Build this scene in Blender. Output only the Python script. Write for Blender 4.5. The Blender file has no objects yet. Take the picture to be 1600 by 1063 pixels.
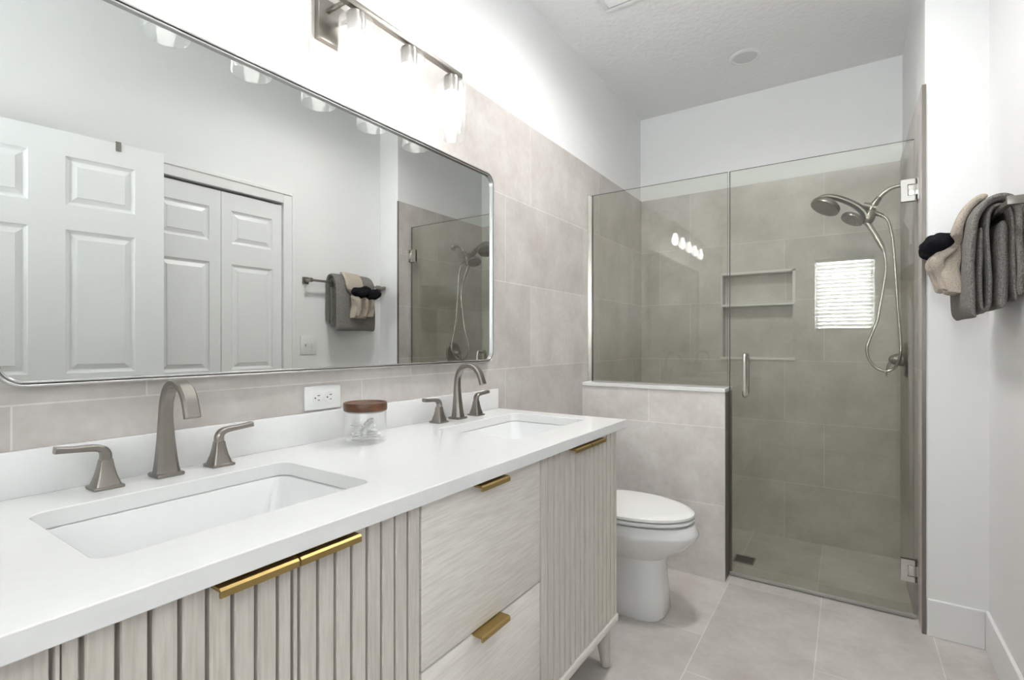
import bpy, bmesh, math, random
from mathutils import Vector, Matrix, noise
PI = math.pi
random.seed(7)
S = bpy.context.scene
C = S.collection

# ------------------------------------------------------------------ camera, world, lights, exposure
cd = bpy.data.cameras.new('camera'); cam = bpy.data.objects.new('camera', cd); C.objects.link(cam)
cam.location = (1.237, 0.0, 1.1445); cam.rotation_euler = (PI/2, 0, 0.589)
cd.sensor_width = 36; cd.sensor_fit = 'HORIZONTAL'; cd.lens = 787.39/1600*36
cd.shift_y = 3.9/1600; cd.clip_start = 0.01
S.camera = cam
w = bpy.data.worlds.new('world'); S.world = w; w.use_nodes = True
w.node_tree.nodes['Background'].inputs[0].default_value = (0.75, 0.87, 1.0, 1)
w.node_tree.nodes['Background'].inputs[1].default_value = 1.0
S.view_settings.view_transform = 'Standard'; S.view_settings.look = 'None'
S.view_settings.gamma = 1; S.view_settings.use_curve_mapping = False
S.view_settings.exposure = 1.82
BULB = 4.8         # emission of each vanity bulb
DAY = 42.0         # daylight at the rear window
CEIL_FILL = 27.0        # emission of the added ceiling fill lights
def area(name, loc, rot, sx, sy, power, col):
    l = bpy.data.lights.new(name, 'AREA'); l.shape = 'RECTANGLE'; l.size = sx; l.size_y = sy
    l.energy = power; l.color = col
    o = bpy.data.objects.new(name, l); C.objects.link(o); o.location = loc; o.rotation_euler = rot
    return o
area('daylight', (1.19, -1.22, 1.65), (PI/2, 0, 0), 0.60, 0.86, DAY, (0.93, 0.97, 1.0))   # sky light outside the rear window
area('added_hall_light', (2.35, -0.15, 2.60), (0, 0, 0), 0.5, 0.5, 4.0, (1.0, 0.97, 0.93))     # fill lamp added in the unseen hall

# ------------------------------------------------------------------ materials
def mat(name):
    m = bpy.data.materials.new(name); m.use_nodes = True
    nt = m.node_tree
    return m, nt, nt.nodes['Principled BSDF']
def simple(name, col, rough=0.5, metal=0.0, nscale=None, namt=0.0, bump=0.0, bscale=200, spec=None, coat=0):
    m, nt, p = mat(name)
    p.inputs['Base Color'].default_value = (*col, 1); p.inputs['Roughness'].default_value = rough
    p.inputs['Metallic'].default_value = metal
    if spec is not None: p.inputs['Specular IOR Level'].default_value = spec
    if coat: p.inputs['Coat Weight'].default_value = coat; p.inputs['Coat Roughness'].default_value = 0.05
    tc = nt.nodes.new('ShaderNodeTexCoord')
    if nscale:
        n = nt.nodes.new('ShaderNodeTexNoise'); n.inputs['Scale'].default_value = nscale; n.inputs['Detail'].default_value = 4
        nt.links.new(tc.outputs['Object'], n.inputs['Vector'])
        r = nt.nodes.new('ShaderNodeValToRGB')
        r.color_ramp.elements[0].color = (*[c*(1-namt) for c in col], 1); r.color_ramp.elements[1].color = (*[min(1, c*(1+namt)) for c in col], 1)
        r.color_ramp.elements[0].position = .3; r.color_ramp.elements[1].position = .7
        nt.links.new(n.outputs['Fac'], r.inputs['Fac']); nt.links.new(r.outputs['Color'], p.inputs['Base Color'])
    if bump:
        n = nt.nodes.new('ShaderNodeTexNoise'); n.inputs['Scale'].default_value = bscale; n.inputs['Detail'].default_value = 5
        nt.links.new(tc.outputs['Object'], n.inputs['Vector'])
        b = nt.nodes.new('ShaderNodeBump'); b.inputs['Strength'].default_value = bump; b.inputs['Distance'].default_value = 0.006 if bscale < 50 else 0.002
        nt.links.new(n.outputs['Fac'], b.inputs['Height']); nt.links.new(b.outputs['Normal'], p.inputs['Normal'])
    return m
def tile(name, ua, u0, va, v0, W=0.775, H=0.375, off=0.268, base=(0.58, 0.549, 0.530), rough=0.42):
    """Large stone-look tile; ua/va name the world axes that run along / across the courses."""
    m, nt, p = mat(name); N = nt.nodes; L = nt.links
    tc = N.new('ShaderNodeTexCoord'); sp = N.new('ShaderNodeSeparateXYZ'); L.new(tc.outputs['Object'], sp.inputs[0])
    def ax(a, o):
        n = N.new('ShaderNodeMath'); n.operation = 'SUBTRACT'; L.new(sp.outputs[a], n.inputs[0]); n.inputs[1].default_value = o; return n
    cb = N.new('ShaderNodeCombineXYZ'); L.new(ax(ua, u0).outputs[0], cb.inputs[0]); L.new(ax(va, v0).outputs[0], cb.inputs[1])
    br = N.new('ShaderNodeTexBrick'); L.new(cb.outputs[0], br.inputs['Vector'])
    br.offset = off; br.offset_frequency = 2; br.squash = 1
    br.inputs['Scale'].default_value = 1; br.inputs['Brick Width'].default_value = W; br.inputs['Row Height'].default_value = H
    br.inputs['Mortar Size'].default_value = 0.0017; br.inputs['Mortar Smooth'].default_value = 0.1; br.inputs['Bias'].default_value = 0
    br.inputs['Color1'].default_value = (*[c*0.93 for c in base], 1); br.inputs['Color2'].default_value = (*[c*1.07 for c in base], 1)
    br.inputs['Mortar'].default_value = (*[min(1, c*1.28) for c in base], 1)
    n1 = N.new('ShaderNodeTexNoise'); n1.inputs['Scale'].default_value = 4.5; n1.inputs['Detail'].default_value = 8; n1.inputs['Roughness'].default_value = 0.62
    L.new(tc.outputs['Object'], n1.inputs['Vector'])
    r1 = N.new('ShaderNodeValToRGB'); e = r1.color_ramp.elements
    e[0].position = .32; e[0].color = (.84, .82, .80, 1); e[1].position = .68; e[1].color = (1.09, 1.10, 1.10, 1)
    L.new(n1.outputs['Fac'], r1.inputs['Fac'])
    n2 = N.new('ShaderNodeTexNoise'); n2.inputs['Scale'].default_value = 40; n2.inputs['Detail'].default_value = 6
    L.new(tc.outputs['Object'], n2.inputs['Vector'])
    r2 = N.new('ShaderNodeValToRGB'); e = r2.color_ramp.elements
    e[0].position = .3; e[0].color = (.955, .95, .945, 1); e[1].position = .7; e[1].color = (1.03, 1.03, 1.03, 1)
    L.new(n2.outputs['Fac'], r2.inputs['Fac'])
    def mul(a, b):
        x = N.new('ShaderNodeMixRGB'); x.blend_type = 'MULTIPLY'; x.inputs[0].default_value = 1; L.new(a, x.inputs[1]); L.new(b, x.inputs[2]); return x.outputs[0]
    L.new(mul(mul(br.outputs['Color'], r1.outputs['Color']), r2.outputs['Color']), p.inputs['Base Color'])
    p.inputs['Roughness'].default_value = rough
    bp = N.new('ShaderNodeBump'); bp.inputs['Strength'].default_value = 0.25; bp.inputs['Distance'].default_value = 0.001; bp.invert = True
    L.new(br.outputs['Fac'], bp.inputs['Height']); L.new(bp.outputs['Normal'], p.inputs['Normal'])
    return m
def wood(name, axis, col=(0.66, 0.622, 0.572), dark=(0.57, 0.532, 0.485)):
    m, nt, p = mat(name); N = nt.nodes; L = nt.links
    tc = N.new('ShaderNodeTexCoord'); mp = N.new('ShaderNodeMapping'); L.new(tc.outputs['Object'], mp.inputs[0])
    mp.inputs['Scale'].default_value = (24, 24, 1.5) if axis == 'Z' else (24, 1.6, 24)
    if axis == 'Y': mp.inputs['Rotation'].default_value = (0.35, 0, 0)
    n = N.new('ShaderNodeTexNoise'); n.inputs['Scale'].default_value = 2.2; n.inputs['Detail'].default_value = 6; n.inputs['Distortion'].default_value = .9
    L.new(mp.outputs[0], n.inputs['Vector'])
    r = N.new('ShaderNodeValToRGB'); e = r.color_ramp.elements
    e[0].position = .22; e[0].color = (*dark, 1); e[1].position = .50; e[1].color = (*col, 1)
    L.new(n.outputs['Fac'], r.inputs['Fac'])
    n2 = N.new('ShaderNodeTexNoise'); n2.inputs['Scale'].default_value = 9; n2.inputs['Detail'].default_value = 7
    L.new(mp.outputs[0], n2.inputs['Vector'])
    r2 = N.new('ShaderNodeValToRGB'); e = r2.color_ramp.elements
    e[0].position = .35; e[0].color = (.92, .91, .89, 1); e[1].position = .6; e[1].color = (1.05, 1.05, 1.05, 1)
    L.new(n2.outputs['Fac'], r2.inputs['Fac'])
    x = N.new('ShaderNodeMixRGB'); x.blend_type = 'MULTIPLY'; x.inputs[0].default_value = 1
    L.new(r.outputs[0], x.inputs[1]); L.new(r2.outputs[0], x.inputs[2]); L.new(x.outputs[0], p.inputs['Base Color'])
    p.inputs['Roughness'].default_value = .5
    return m
def thin_glass(name, tint, refl=1.0, rough=0.0, ior=1.55):
    m = bpy.data.materials.new(name); m.use_nodes = True; nt = m.node_tree; N = nt.nodes; L = nt.links
    N.remove(N['Principled BSDF']); out = N['Material Output']
    t = N.new('ShaderNodeBsdfTransparent'); t.inputs[0].default_value = (*tint, 1)
    g = N.new('ShaderNodeBsdfGlossy'); g.inputs['Roughness'].default_value = rough; g.inputs[0].default_value = (refl, refl, refl, 1)
    # Schlick reflectance from the facing angle, the same on both sides of the sheet
    ge = N.new('ShaderNodeNewGeometry'); dt = N.new('ShaderNodeVectorMath'); dt.operation = 'DOT_PRODUCT'
    L.new(ge.outputs['Normal'], dt.inputs[0]); L.new(ge.outputs['Incoming'], dt.inputs[1])
    def mt(op, a, b=None):
        q = N.new('ShaderNodeMath'); q.operation = op
        for i_, v_ in enumerate((a, b)):
            if v_ is None: continue
            if isinstance(v_, (int, float)): q.inputs[i_].default_value = v_
            else: L.new(v_, q.inputs[i_])
        return q.outputs[0]
    r0 = ((ior-1)/(ior+1))**2
    k_ = mt('POWER', mt('SUBTRACT', 1.0, mt('ABSOLUTE', dt.outputs['Value'])), 5.0)
    f = mt('ADD', mt('MULTIPLY', k_, 1-r0), r0)
    x = N.new('ShaderNodeMixShader'); L.new(f, x.inputs[0]); L.new(t.outputs[0], x.inputs[1]); L.new(g.outputs[0], x.inputs[2])
    L.new(x.outputs[0], out.inputs[0]); return m
def shade_glass(name):
    m = thin_glass(name, (0.97, 0.975, 0.97)); nt = m.node_tree; N = nt.nodes; L = nt.links
    src = N['Material Output'].inputs[0].links[0].from_socket
    tr = N.new('ShaderNodeBsdfTranslucent'); tr.inputs[0].default_value = (.95, .95, .95, 1)
    mx = N.new('ShaderNodeMixShader'); mx.inputs[0].default_value = 0.055
    L.new(src, mx.inputs[1]); L.new(tr.outputs[0], mx.inputs[2]); L.new(mx.outputs[0], N['Material Output'].inputs[0]); return m
def emit(name, col, s):
    m = bpy.data.materials.new(name); m.use_nodes = True; nt = m.node_tree
    nt.nodes.remove(nt.nodes['Principled BSDF']); e = nt.nodes.new('ShaderNodeEmission')
    e.inputs[0].default_value = (*col, 1); e.inputs[1].default_value = s
    nt.links.new(e.outputs[0], nt.nodes['Material Output'].inputs[0]); return m

M = {}
M['paint'] = simple('white_paint', (0.87, 0.87, 0.868), 0.55, bump=0.05, bscale=160)
M['ceiling'] = simple('knockdown_ceiling', (0.90, 0.90, 0.895), 0.6, bump=0.75, bscale=38)
M['trim'] = simple('trim_paint', (0.87, 0.87, 0.868), 0.32)
M['door'] = simple('door_paint', (0.86, 0.865, 0.865), 0.30)
M['tile_left'] = tile('wall_tile_left', 1, 2.008-0.775*6, 2, 2.157-0.375*10)
M['tile_back'] = tile('wall_tile_back', 0, 1.115-0.775*4, 2, 2.157-0.375*10)
M['tile_right'] = tile('wall_tile_right', 1, 2.95-0.775*6, 2, 2.157-0.375*10)
M['tile_half'] = tile('half_wall_tile', 0, 0.375-0.775*4, 2, 0.735-0.375*7, off=0.5, base=(0.76, 0.725, 0.705))
M['tile_floor'] = tile('floor_tile', 1, 2.052-0.775*6, 0, 0.7617-0.375*6-0.375*2, off=0.33, base=(0.60, 0.568, 0.545), rough=0.36)
M['tile_shower_floor'] = tile('shower_floor_tile', 1, 2.95-0.775*6, 0, 0.735-0.375*6, off=0.0, base=(0.61, 0.58, 0.555))
M['grout_trim'] = simple('pale_tile_edge', (0.74, 0.73, 0.71), 0.35)
M['quartz'] = simple('white_quartz', (0.82, 0.82, 0.816), 0.14, nscale=60, namt=0.012)
M['porcelain'] = simple('white_porcelain', (0.82, 0.825, 0.825), 0.07, coat=0.3)
M['plastic'] = simple('white_plastic', (0.82, 0.82, 0.81), 0.3)
M['dark'] = simple('dark_slot', (0.03, 0.03, 0.03), 0.6)
M['nickel'] = simple('brushed_nickel', (0.31, 0.288, 0.262), 0.30, 1.0, bump=0.04, bscale=500)
M['nickel_light'] = simple('satin_nickel', (0.62, 0.60, 0.57), 0.26, 1.0, bump=0.03, bscale=400)
M['chrome'] = simple('polished_steel', (0.80, 0.80, 0.80), 0.10, 1.0)
M['steel_frame'] = simple('satin_steel_frame', (0.66, 0.66, 0.65), 0.24, 1.0)
M['steel_dark'] = simple('dark_steel', (0.22, 0.205, 0.19), 0.38, 1.0)
M['edge_metal'] = simple('bronze_tile_edge', (0.24, 0.21, 0.19), 0.42, 0.8)
M['brass'] = simple('satin_brass', (0.43, 0.305, 0.12), 0.36, 1.0, bump=0.03, bscale=400)
M['mirror'] = simple('mirror_glass', (0.70, 0.715, 0.70), 0.0, 1.0)
M['wood_v'] = wood('pale_oak_vertical', 'Z')
M['wood_h'] = wood('pale_oak_horizontal', 'Y', (0.80, 0.768, 0.72), (0.73, 0.695, 0.645))
M['walnut'] = simple('walnut_lid', (0.13, 0.052, 0.025), 0.35, nscale=14, namt=0.35)
M['shower_glass'] = thin_glass('shower_glass', (0.912, 0.920, 0.885), 1.0)
M['glass_edge'] = simple('green_glass_edge', (0.07, 0.09, 0.07), 0.4)
M['shade_glass'] = shade_glass('clear_seeded_lamp_glass')
M['jar_glass'] = thin_glass('clear_jar_glass', (0.995, 0.998, 0.996), 1.0)
M['window_glass'] = thin_glass('window_glass', (0.96, 0.97, 0.96), 1.0)
M['bulb'] = emit('lit_bulb', (1.0, 0.985, 0.965), BULB)
M['fill_diffuser'] = emit('ceiling_fill_emitter', (1.0, 0.985, 0.965), CEIL_FILL)  # glow of the added ceiling fill lights
M['fill_diffuser_soft'] = emit('ceiling_fill_emitter_soft', (1.0, 0.985, 0.965), CEIL_FILL*0.12)
M['lens_off'] = simple('downlight_lens', (0.70, 0.70, 0.69), 0.45)
M['grey_cloth'] = simple('grey_terry', (0.225, 0.215, 0.20), 0.95, nscale=260, namt=0.45, bump=1.0, bscale=420, spec=0.1)
M['tan_cloth'] = simple('beige_terry', (0.50, 0.435, 0.365), 0.95, nscale=260, namt=0.22, bump=1.0, bscale=420, spec=0.1)
M['black_cloth'] = simple('black_terry', (0.012, 0.012, 0.015), 0.95, nscale=260, namt=0.5, bump=1.0, bscale=420, spec=0.1)
M['swab'] = simple('cotton', (0.95, 0.95, 0.94), 0.8)
M['blind'] = simple('blind_slat', (0.62, 0.62, 0.60), 0.4)
M['silicone'] = simple('clear_seal', (0.45, 0.45, 0.42), 0.3)
M['drainmetal'] = simple('drain_metal', (0.06, 0.055, 0.045), 0.5, 0.6)

# ------------------------------------------------------------------ mesh helpers
class MB:
    def __init__(s): s.bm = bmesh.new()
    def merge(s, b):
        me = bpy.data.meshes.new('t'); b.to_mesh(me); b.free(); s.bm.from_mesh(me); bpy.data.meshes.remove(me); return s
    def box(s, x0, x1, y0, y1, z0, z1, bev=0.0, seg=2):
        b = bmesh.new(); bmesh.ops.create_cube(b, size=1)
        for v in b.verts: v.co = Vector(((x0+x1)/2+v.co.x*(x1-x0), (y0+y1)/2+v.co.y*(y1-y0), (z0+z1)/2+v.co.z*(z1-z0)))
        if bev: bmesh.ops.bevel(b, geom=b.edges[:], offset=bev, segments=seg, profile=.5, affect='EDGES', clamp_overlap=True)
        return s.merge(b)
    def loft(s, loops, cap0=True, cap1=True, closed=True):
        b = s.bm; R = [[b.verts.new(p) for p in L] for L in loops]; n = len(R[0])
        for i in range(len(R)-1):
            for j in range(n if closed else n-1):
                k = (j+1) % n
                b.faces.new((R[i][j], R[i][k], R[i+1][k], R[i+1][j]))
        if cap0: b.faces.new(R[0][::-1])
        if cap1: b.faces.new(R[-1])
        return s
    def lathe(s, prof, c=(0, 0, 0), axis='Z', n=32, cap0=True, cap1=True):
        loops = []
        for r, h in prof:
            L = []
            for k in range(n):
                a = 2*PI*k/n; u, v = r*math.cos(a), r*math.sin(a)
                p = {'Z': (u, v, h), 'X': (h, u, v), 'Y': (u, h, v)}[axis]
                L.append((c[0]+p[0], c[1]+p[1], c[2]+p[2]))
            loops.append(L)
        return s.loft(loops, cap0, cap1)
    def tube(s, pts, r, n=12, sub=6, smooth=True):
        P = spline(pts, sub) if smooth else [Vector(p) for p in pts]
        m = len(P)
        def rad(i):
            if not isinstance(r, (list, tuple)): return r
            t = i/(m-1)*(len(r)-1); a = int(min(t, len(r)-2)); return r[a]+(r[a+1]-r[a])*(t-a)
        T = [(P[min(i+1, m-1)]-P[max(i-1, 0)]).normalized() for i in range(m)]
        up = Vector((0, 0, 1)) if abs(T[0].z) < .9 else Vector((1, 0, 0))
        nrm = (up-T[0]*up.dot(T[0])).normalized(); loops = []
        for i in range(m):
            nrm = (nrm-T[i]*nrm.dot(T[i])).normalized(); bi = T[i].cross(nrm)
            loops.append([P[i]+(nrm*math.cos(2*PI*k/n)+bi*math.sin(2*PI*k/n))*rad(i) for k in range(n)])
        return s.loft(loops)
    def ribbon(s, pts, wid, dep, side=(0, 1, 0), sub=6, ch=0.18):
        """rectangular chamfered bar swept along pts; side = width direction"""
        P = spline(pts, sub); m = len(P); sd = Vector(side).normalized()
        def it(L, i):
            if not isinstance(L, (list, tuple)): return L
            t = i/(m-1)*(len(L)-1); a = int(min(t, len(L)-2)); return L[a]+(L[a+1]-L[a])*(t-a)
        loops = []
        for i in range(m):
            t = (P[min(i+1, m-1)]-P[max(i-1, 0)]).normalized(); nn = sd.cross(t).normalized()
            w_, d_ = it(wid, i)/2, it(dep, i)/2; c = min(w_, d_)*ch*2
            q = [(w_, d_-c), (w_-c, d_), (-w_+c, d_), (-w_, d_-c), (-w_, -d_+c), (-w_+c, -d_), (w_-c, -d_), (w_, -d_+c)]
            loops.append([P[i]+sd*a+nn*b for a, b in q])
        return s.loft(loops)
    def build(s, name, m, parent=None, mods=None, smooth=True):
        return link(name, s.bm, m, parent, smooth)
def spline(pts, sub):
    P = [Vector(p) for p in pts]
    if len(P) < 3: return P
    out = []
    for i in range(len(P)-1):
        p0, p1, p2, p3 = P[max(i-1, 0)], P[i], P[i+1], P[min(i+2, len(P)-1)]
        for k in range(sub):
            t = k/sub
            out.append(.5*((2*p1)+(p2-p0)*t+(2*p0-5*p1+4*p2-p3)*t*t+(-p0+3*p1-3*p2+p3)*t**3))
    out.append(P[-1]); return out
ORG = {}
def link(name, bm, m, parent=None, smooth=True):
    bmesh.ops.recalc_face_normals(bm, faces=bm.faces[:])
    if parent is not None and ORG.get(parent.name):
        bmesh.ops.translate(bm, verts=bm.verts[:], vec=-Vector(ORG[parent.name]))
    me = bpy.data.meshes.new(name); bm.to_mesh(me); bm.free()
    for k in (m if isinstance(m, (list, tuple)) else [m]): me.materials.append(M[k] if isinstance(k, str) else k)
    if smooth:
        for p in me.polygons: p.use_smooth = True
        me.set_sharp_from_angle(angle=math.radians(32))
    o = bpy.data.objects.new(name, me); C.objects.link(o)
    if parent is not None: o.parent = parent; ORG[o.name] = ORG[parent.name]
    else: ORG[o.name] = (0, 0, 0)
    return o
def thing(name, label, cat, loc, group=None):
    o = bpy.data.objects.new(name, None); C.objects.link(o); o.location = loc; o.empty_display_size = .05
    o['label'] = label; o['category'] = cat; ORG[o.name] = tuple(loc)
    if group: o['group'] = group
    return o
def tag(o, label, cat, group=None):
    o['label'] = label; o['category'] = cat
    if group: o['group'] = group
    return o
def struct(name, mb, m, parent=None, smooth=False):
    o = link(name, mb.bm, m, parent, smooth); o['kind'] = 'structure'; return o
def move_origin(o, loc):
    """give a single-mesh thing its origin at its base"""
    o.data.transform(Matrix.Translation(-Vector(loc))); o.location = loc; ORG[o.name] = tuple(loc)
    return o
def copy_tree(o, parent=None):
    c = o.copy(); C.objects.link(c); c.parent = parent
    for ch in list(o.children): copy_tree(ch, c)
    return c
def holed(a0, a1, u0, u1, v0, v1, holes, axis='X'):
    """wall slab a0..a1 thick along axis, spanning u, v with rectangular holes"""
    us = sorted({u0, u1, *[h[0] for h in holes], *[h[1] for h in holes]}); vs = sorted({v0, v1, *[h[2] for h in holes], *[h[3] for h in holes]})
    us = [u for u in us if u0 <= u <= u1]; vs = [v for v in vs if v0 <= v <= v1]
    mb = MB(); b = mb.bm; vd = {}
    def V(a, u, v):
        k = (round(a, 5), round(u, 5), round(v, 5))
        if k not in vd: vd[k] = b.verts.new((a, u, v) if axis == 'X' else (u, a, v))
        return vd[k]
    def solid(i, j):
        if not (0 <= i < len(us)-1 and 0 <= j < len(vs)-1): return False
        cu, cv = (us[i]+us[i+1])/2, (vs[j]+vs[j+1])/2
        return not any(h[0] < cu < h[1] and h[2] < cv < h[3] for h in holes)
    for i in range(len(us)-1):
        for j in range(len(vs)-1):
            if not solid(i, j): continue
            A, B, c_, D = us[i], us[i+1], vs[j], vs[j+1]
            for a in (a0, a1): b.faces.new([V(a, A, c_), V(a, B, c_), V(a, B, D), V(a, A, D)])
            if not solid(i-1, j): b.faces.new([V(a0, A, c_), V(a1, A, c_), V(a1, A, D), V(a0, A, D)])
            if not solid(i+1, j): b.faces.new([V(a0, B, c_), V(a1, B, c_), V(a1, B, D), V(a0, B, D)])
            if not solid(i, j-1): b.faces.new([V(a0, A, c_), V(a1, A, c_), V(a1, B, c_), V(a0, B, c_)])
            if not solid(i, j+1): b.faces.new([V(a0, A, D), V(a1, A, D), V(a1, B, D), V(a0, B, D)])
    return mb
def rrect(u0, u1, v0, v1, r, seg=6):
    P = []
    for cu, cv, a0 in ((u1-r, v1-r, 0), (u0+r, v1-r, PI/2), (u0+r, v0+r, PI), (u1-r, v0+r, 1.5*PI)):
        for k in range(seg+1):
            a = a0+PI/2*k/seg; P.append((cu+r*math.cos(a), cv+r*math.sin(a)))
    return P

# ------------------------------------------------------------------ room shell
ZC_, ZT = 2.745, 2.157
struct('floor', MB().box(-0.12, 1.79, -1.12, 2.70, -0.12, 0.0), 'tile_floor')
struct('floor_shower', MB().box(-0.12, 1.79, 2.70, 3.66, -0.18, -0.06), 'tile_shower_floor')
struct('ceiling', MB().box(-0.12, 2.80, -1.62, 3.66, ZC_, ZC_+0.1), 'ceiling')
struct('wall_left', MB().box(-0.12, -0.010, -1.12, 3.66, 0, ZC_), 'paint')
struct('wall_left_tile', MB().box(-0.010, 0.0, -1.00, 3.526, -0.06, ZT), 'tile_left')
NX0, NX1, NZ0, NZ1 = 0.545, 0.955, 1.045, 1.585
struct('wall_far', holed(3.536, 3.66, -0.010, 1.79, -0.12, ZC_, [(NX0, NX1, NZ0, NZ1)], 'Y'), 'paint')
struct('wall_far_tile', holed(3.526, 3.536, 0.0, 1.476, -0.06, ZT, [(NX0, NX1, NZ0, NZ1)], 'Y'), 'tile_back')
struct('wall_niche', MB().box(NX0-.01, NX1+.01, 3.612, 3.622, NZ0-.01, NZ1+.01), 'tile_back')
n_ = MB()   # tiled niche sides
n_.box(NX0, NX0+.004, 3.527, 3.612, NZ0, NZ1); n_.box(NX1-.004, NX1, 3.527, 3.612, NZ0, NZ1); n_.box(NX0, NX1, 3.527, 3.612, NZ1-.004, NZ1)
struct('trim_1', n_, 'tile_back')
t2 = MB(); t2.box(NX0-.004, NX1+.008, 3.519, 3.612, 1.378, 1.393, .002)            # shelf
t2.box(NX0-.012, NX1+.012, 3.517, 3.612, NZ0-.010, NZ0+.006, .002)                   # sill
t2.box(NX1-.004, NX1+.012, 3.522, 3.530, 1.393, NZ1+.012); t2.box(NX0-.008, NX0, 3.522, 3.530, 1.393, NZ1+.012)
t2.box(NX0-.008, NX1+.012, 3.522, 3.530, NZ1, NZ1+.014)
struct('trim_2', t2, 'grout_trim', smooth=False)
struct('wall_right_shower', MB().box(1.486, 1.79, 2.5455, 3.536, -0.06, ZC_), 'paint')
struct('wall_right_shower_tile', MB().box(1.476, 1.486, 2.5455, 3.526, -0.06, ZT), 'tile_right')
struct('trim_3', MB().box(1.4765, 1.4895, 2.5415, 2.5455, 0, ZT), 'edge_metal')
CY0, CY1, CZ = 1.059, 1.775, 1.992        # closet opening
DY0, DY1 = -0.56, 0.262                   # entry doorway in the right wall
struct('wall_right', holed(1.672, 1.79, -1.12, 2.5455, 0, ZC_, [(CY0, CY1, 0, CZ), (DY0, DY1, 0, 2.04)]), 'paint')
struct('wall_closet', MB().box(2.3, 2.34, 0.9, 1.95, 0, 2.2).box(1.79, 2.3, 0.9, 0.94, 0, 2.2).box(1.79, 2.3, 1.91, 1.95, 0, 2.2).box(1.79, 2.3, 0.94, 1.91, 2.16, 2.2), 'paint')
struct('floor_closet', MB().box(1.79, 2.3, 0.9, 1.95, -.12, 0), 'tile_floor')
struct('wall_hall', MB().box(2.72, 2.80, -1.62, 0.9, 0, ZC_).box(1.79, 2.72, 0.84, 0.9, 0, ZC_).box(1.79, 2.72, -1.62, -1.56, 0, ZC_), 'paint')
struct('floor_hall', MB().box(1.79, 2.80, -1.62, 0.9, -.12, 0), 'tile_floor')
WX0, WX1, WZ0, WZ1 = 0.935, 1.455, 1.255, 2.035
struct('wall_rear', holed(-1.12, -1.00, -0.010, 1.672, 0, ZC_, [(WX0, WX1, WZ0, WZ1)], 'Y'), 'paint')
# half wall
struct('wall_half', MB().box(0.0, 0.742, 2.5635, 2.735, -0.06, 0.905), 'tile_half')
struct('trim_4', MB().box(0.0, 0.748, 2.556, 2.742, 0.905, 0.924, .002), 'quartz')
struct('trim_5', MB().box(0.742, 0.746, 2.562, 2.572, 0, 0.905).box(0.0, 0.006, 2.5615, 2.5645, 0, 0.905), 'grout_trim')
struct('trim_6', MB().box(0.742, 0.7465, 2.572, 2.735, -0.06, 0.905), 'edge_metal')
# baseboards and casings
def base(n, x0, x1, y0, y1):
    struct(n, MB().box(x0, x1, y0, y1, 0, 0.144, .003), 'trim')
base('baseboard_right', 1.660, 1.672, 1.869, 2.5455)
base('baseboard_right_return', 1.492, 1.660, 2.5335, 2.5455)
base('baseboard_right_rear', 1.660, 1.672, 0.36, 0.965)
base('baseboard_rear', 0.0, 1.672, -1.00, -0.988)
def casing(n, y0, y1, zt, w=0.075):
    mb = MB()
    for a, b in ((y0-w, y0), (y1, y1+w)):
        mb.box(1.656, 1.672, a, b, 0, zt+w, .003)
    mb.box(1.656, 1.672, y0, y1, zt, zt+w, .003)
    e = 0.022
    mb.box(1.650, 1.657, y0-w, y0-w+e, 0, zt+w, .003); mb.box(1.650, 1.657, y1+w-e, y1+w, 0, zt+w, .003)
    mb.box(1.650, 1.657, y0-w+e, y1+w-e, zt+w-e, zt+w, .003)
    struct(n, mb, 'trim')
casing('trim_7', CY0, CY1, CZ)
casing('trim_8', DY0, DY1-0.002, 2.04)

# ------------------------------------------------------------------ panelled doors
def panel_leaf(width, height, th, panels):
    """leaf in local coords: u 0..width (Y), v 0..height (Z), faces at x=0 (front, panelled) and x=th"""
    mb = MB(); b = mb.bm
    us = sorted({0, width, *[p[0] for p in panels], *[p[1] for p in panels]}); vs = sorted({0, height, *[p[2] for p in panels], *[p[3] for p in panels]})
    for side in (0, 1):
        x = lambda d: d if side == 0 else th-d
        for i in range(len(us)-1):
            for j in range(len(vs)-1):
                cu, cv = (us[i]+us[i+1])/2, (vs[j]+vs[j+1])/2
                if any(p[0] < cu < p[1] and p[2] < cv < p[3] for p in panels): continue
                b.faces.new([b.verts.new((x(0), u, v)) for u, v in ((us[i], vs[j]), (us[i+1], vs[j]), (us[i+1], vs[j+1]), (us[i], vs[j+1]))])
        for p in panels:
            prev = None
            for ins, d in ((0, 0), (.004, .005), (.012, .009), (.016, .0095), (.036, .003), (.037, .001)):
                L = [b.verts.new((x(d), u, v)) for u, v in ((p[0]+ins, p[2]+ins), (p[1]-ins, p[2]+ins), (p[1]-ins, p[3]-ins), (p[0]+ins, p[3]-ins))]
                if prev:
                    for k in range(4): b.faces.new((prev[k], prev[(k+1) % 4], L[(k+1) % 4], L[k]))
                prev = L
            b.faces.new(prev)
    for q in (((0, 0), (width, 0)), ((width, 0), (width, height)), ((width, height), (0, height)), ((0, height), (0, 0))):
        (u0, v0), (u1, v1) = q
        b.faces.new([b.verts.new(c) for c in ((0, u0, v0), (0, u1, v1), (th, u1, v1), (th, u0, v0))])
    bmesh.ops.remove_doubles(b, verts=b.verts[:], dist=1e-5)
    return mb
# entry door, opened back almost flat to the right wall
dr = struct('door_1', panel_leaf(0.81, 2.02, 0.035, [(a, b, c, d) for a, b in ((.110, .347), (.460, .700)) for c, d in ((.24, .84), (1.007, 1.610), (1.714, 1.918))]), 'door')
dr.location = (1.470, 1.057, 0.008); dr.rotation_euler = (0, 0, PI+math.atan(.088/.532))
dr.scale = (-1, 1, 1)
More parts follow.
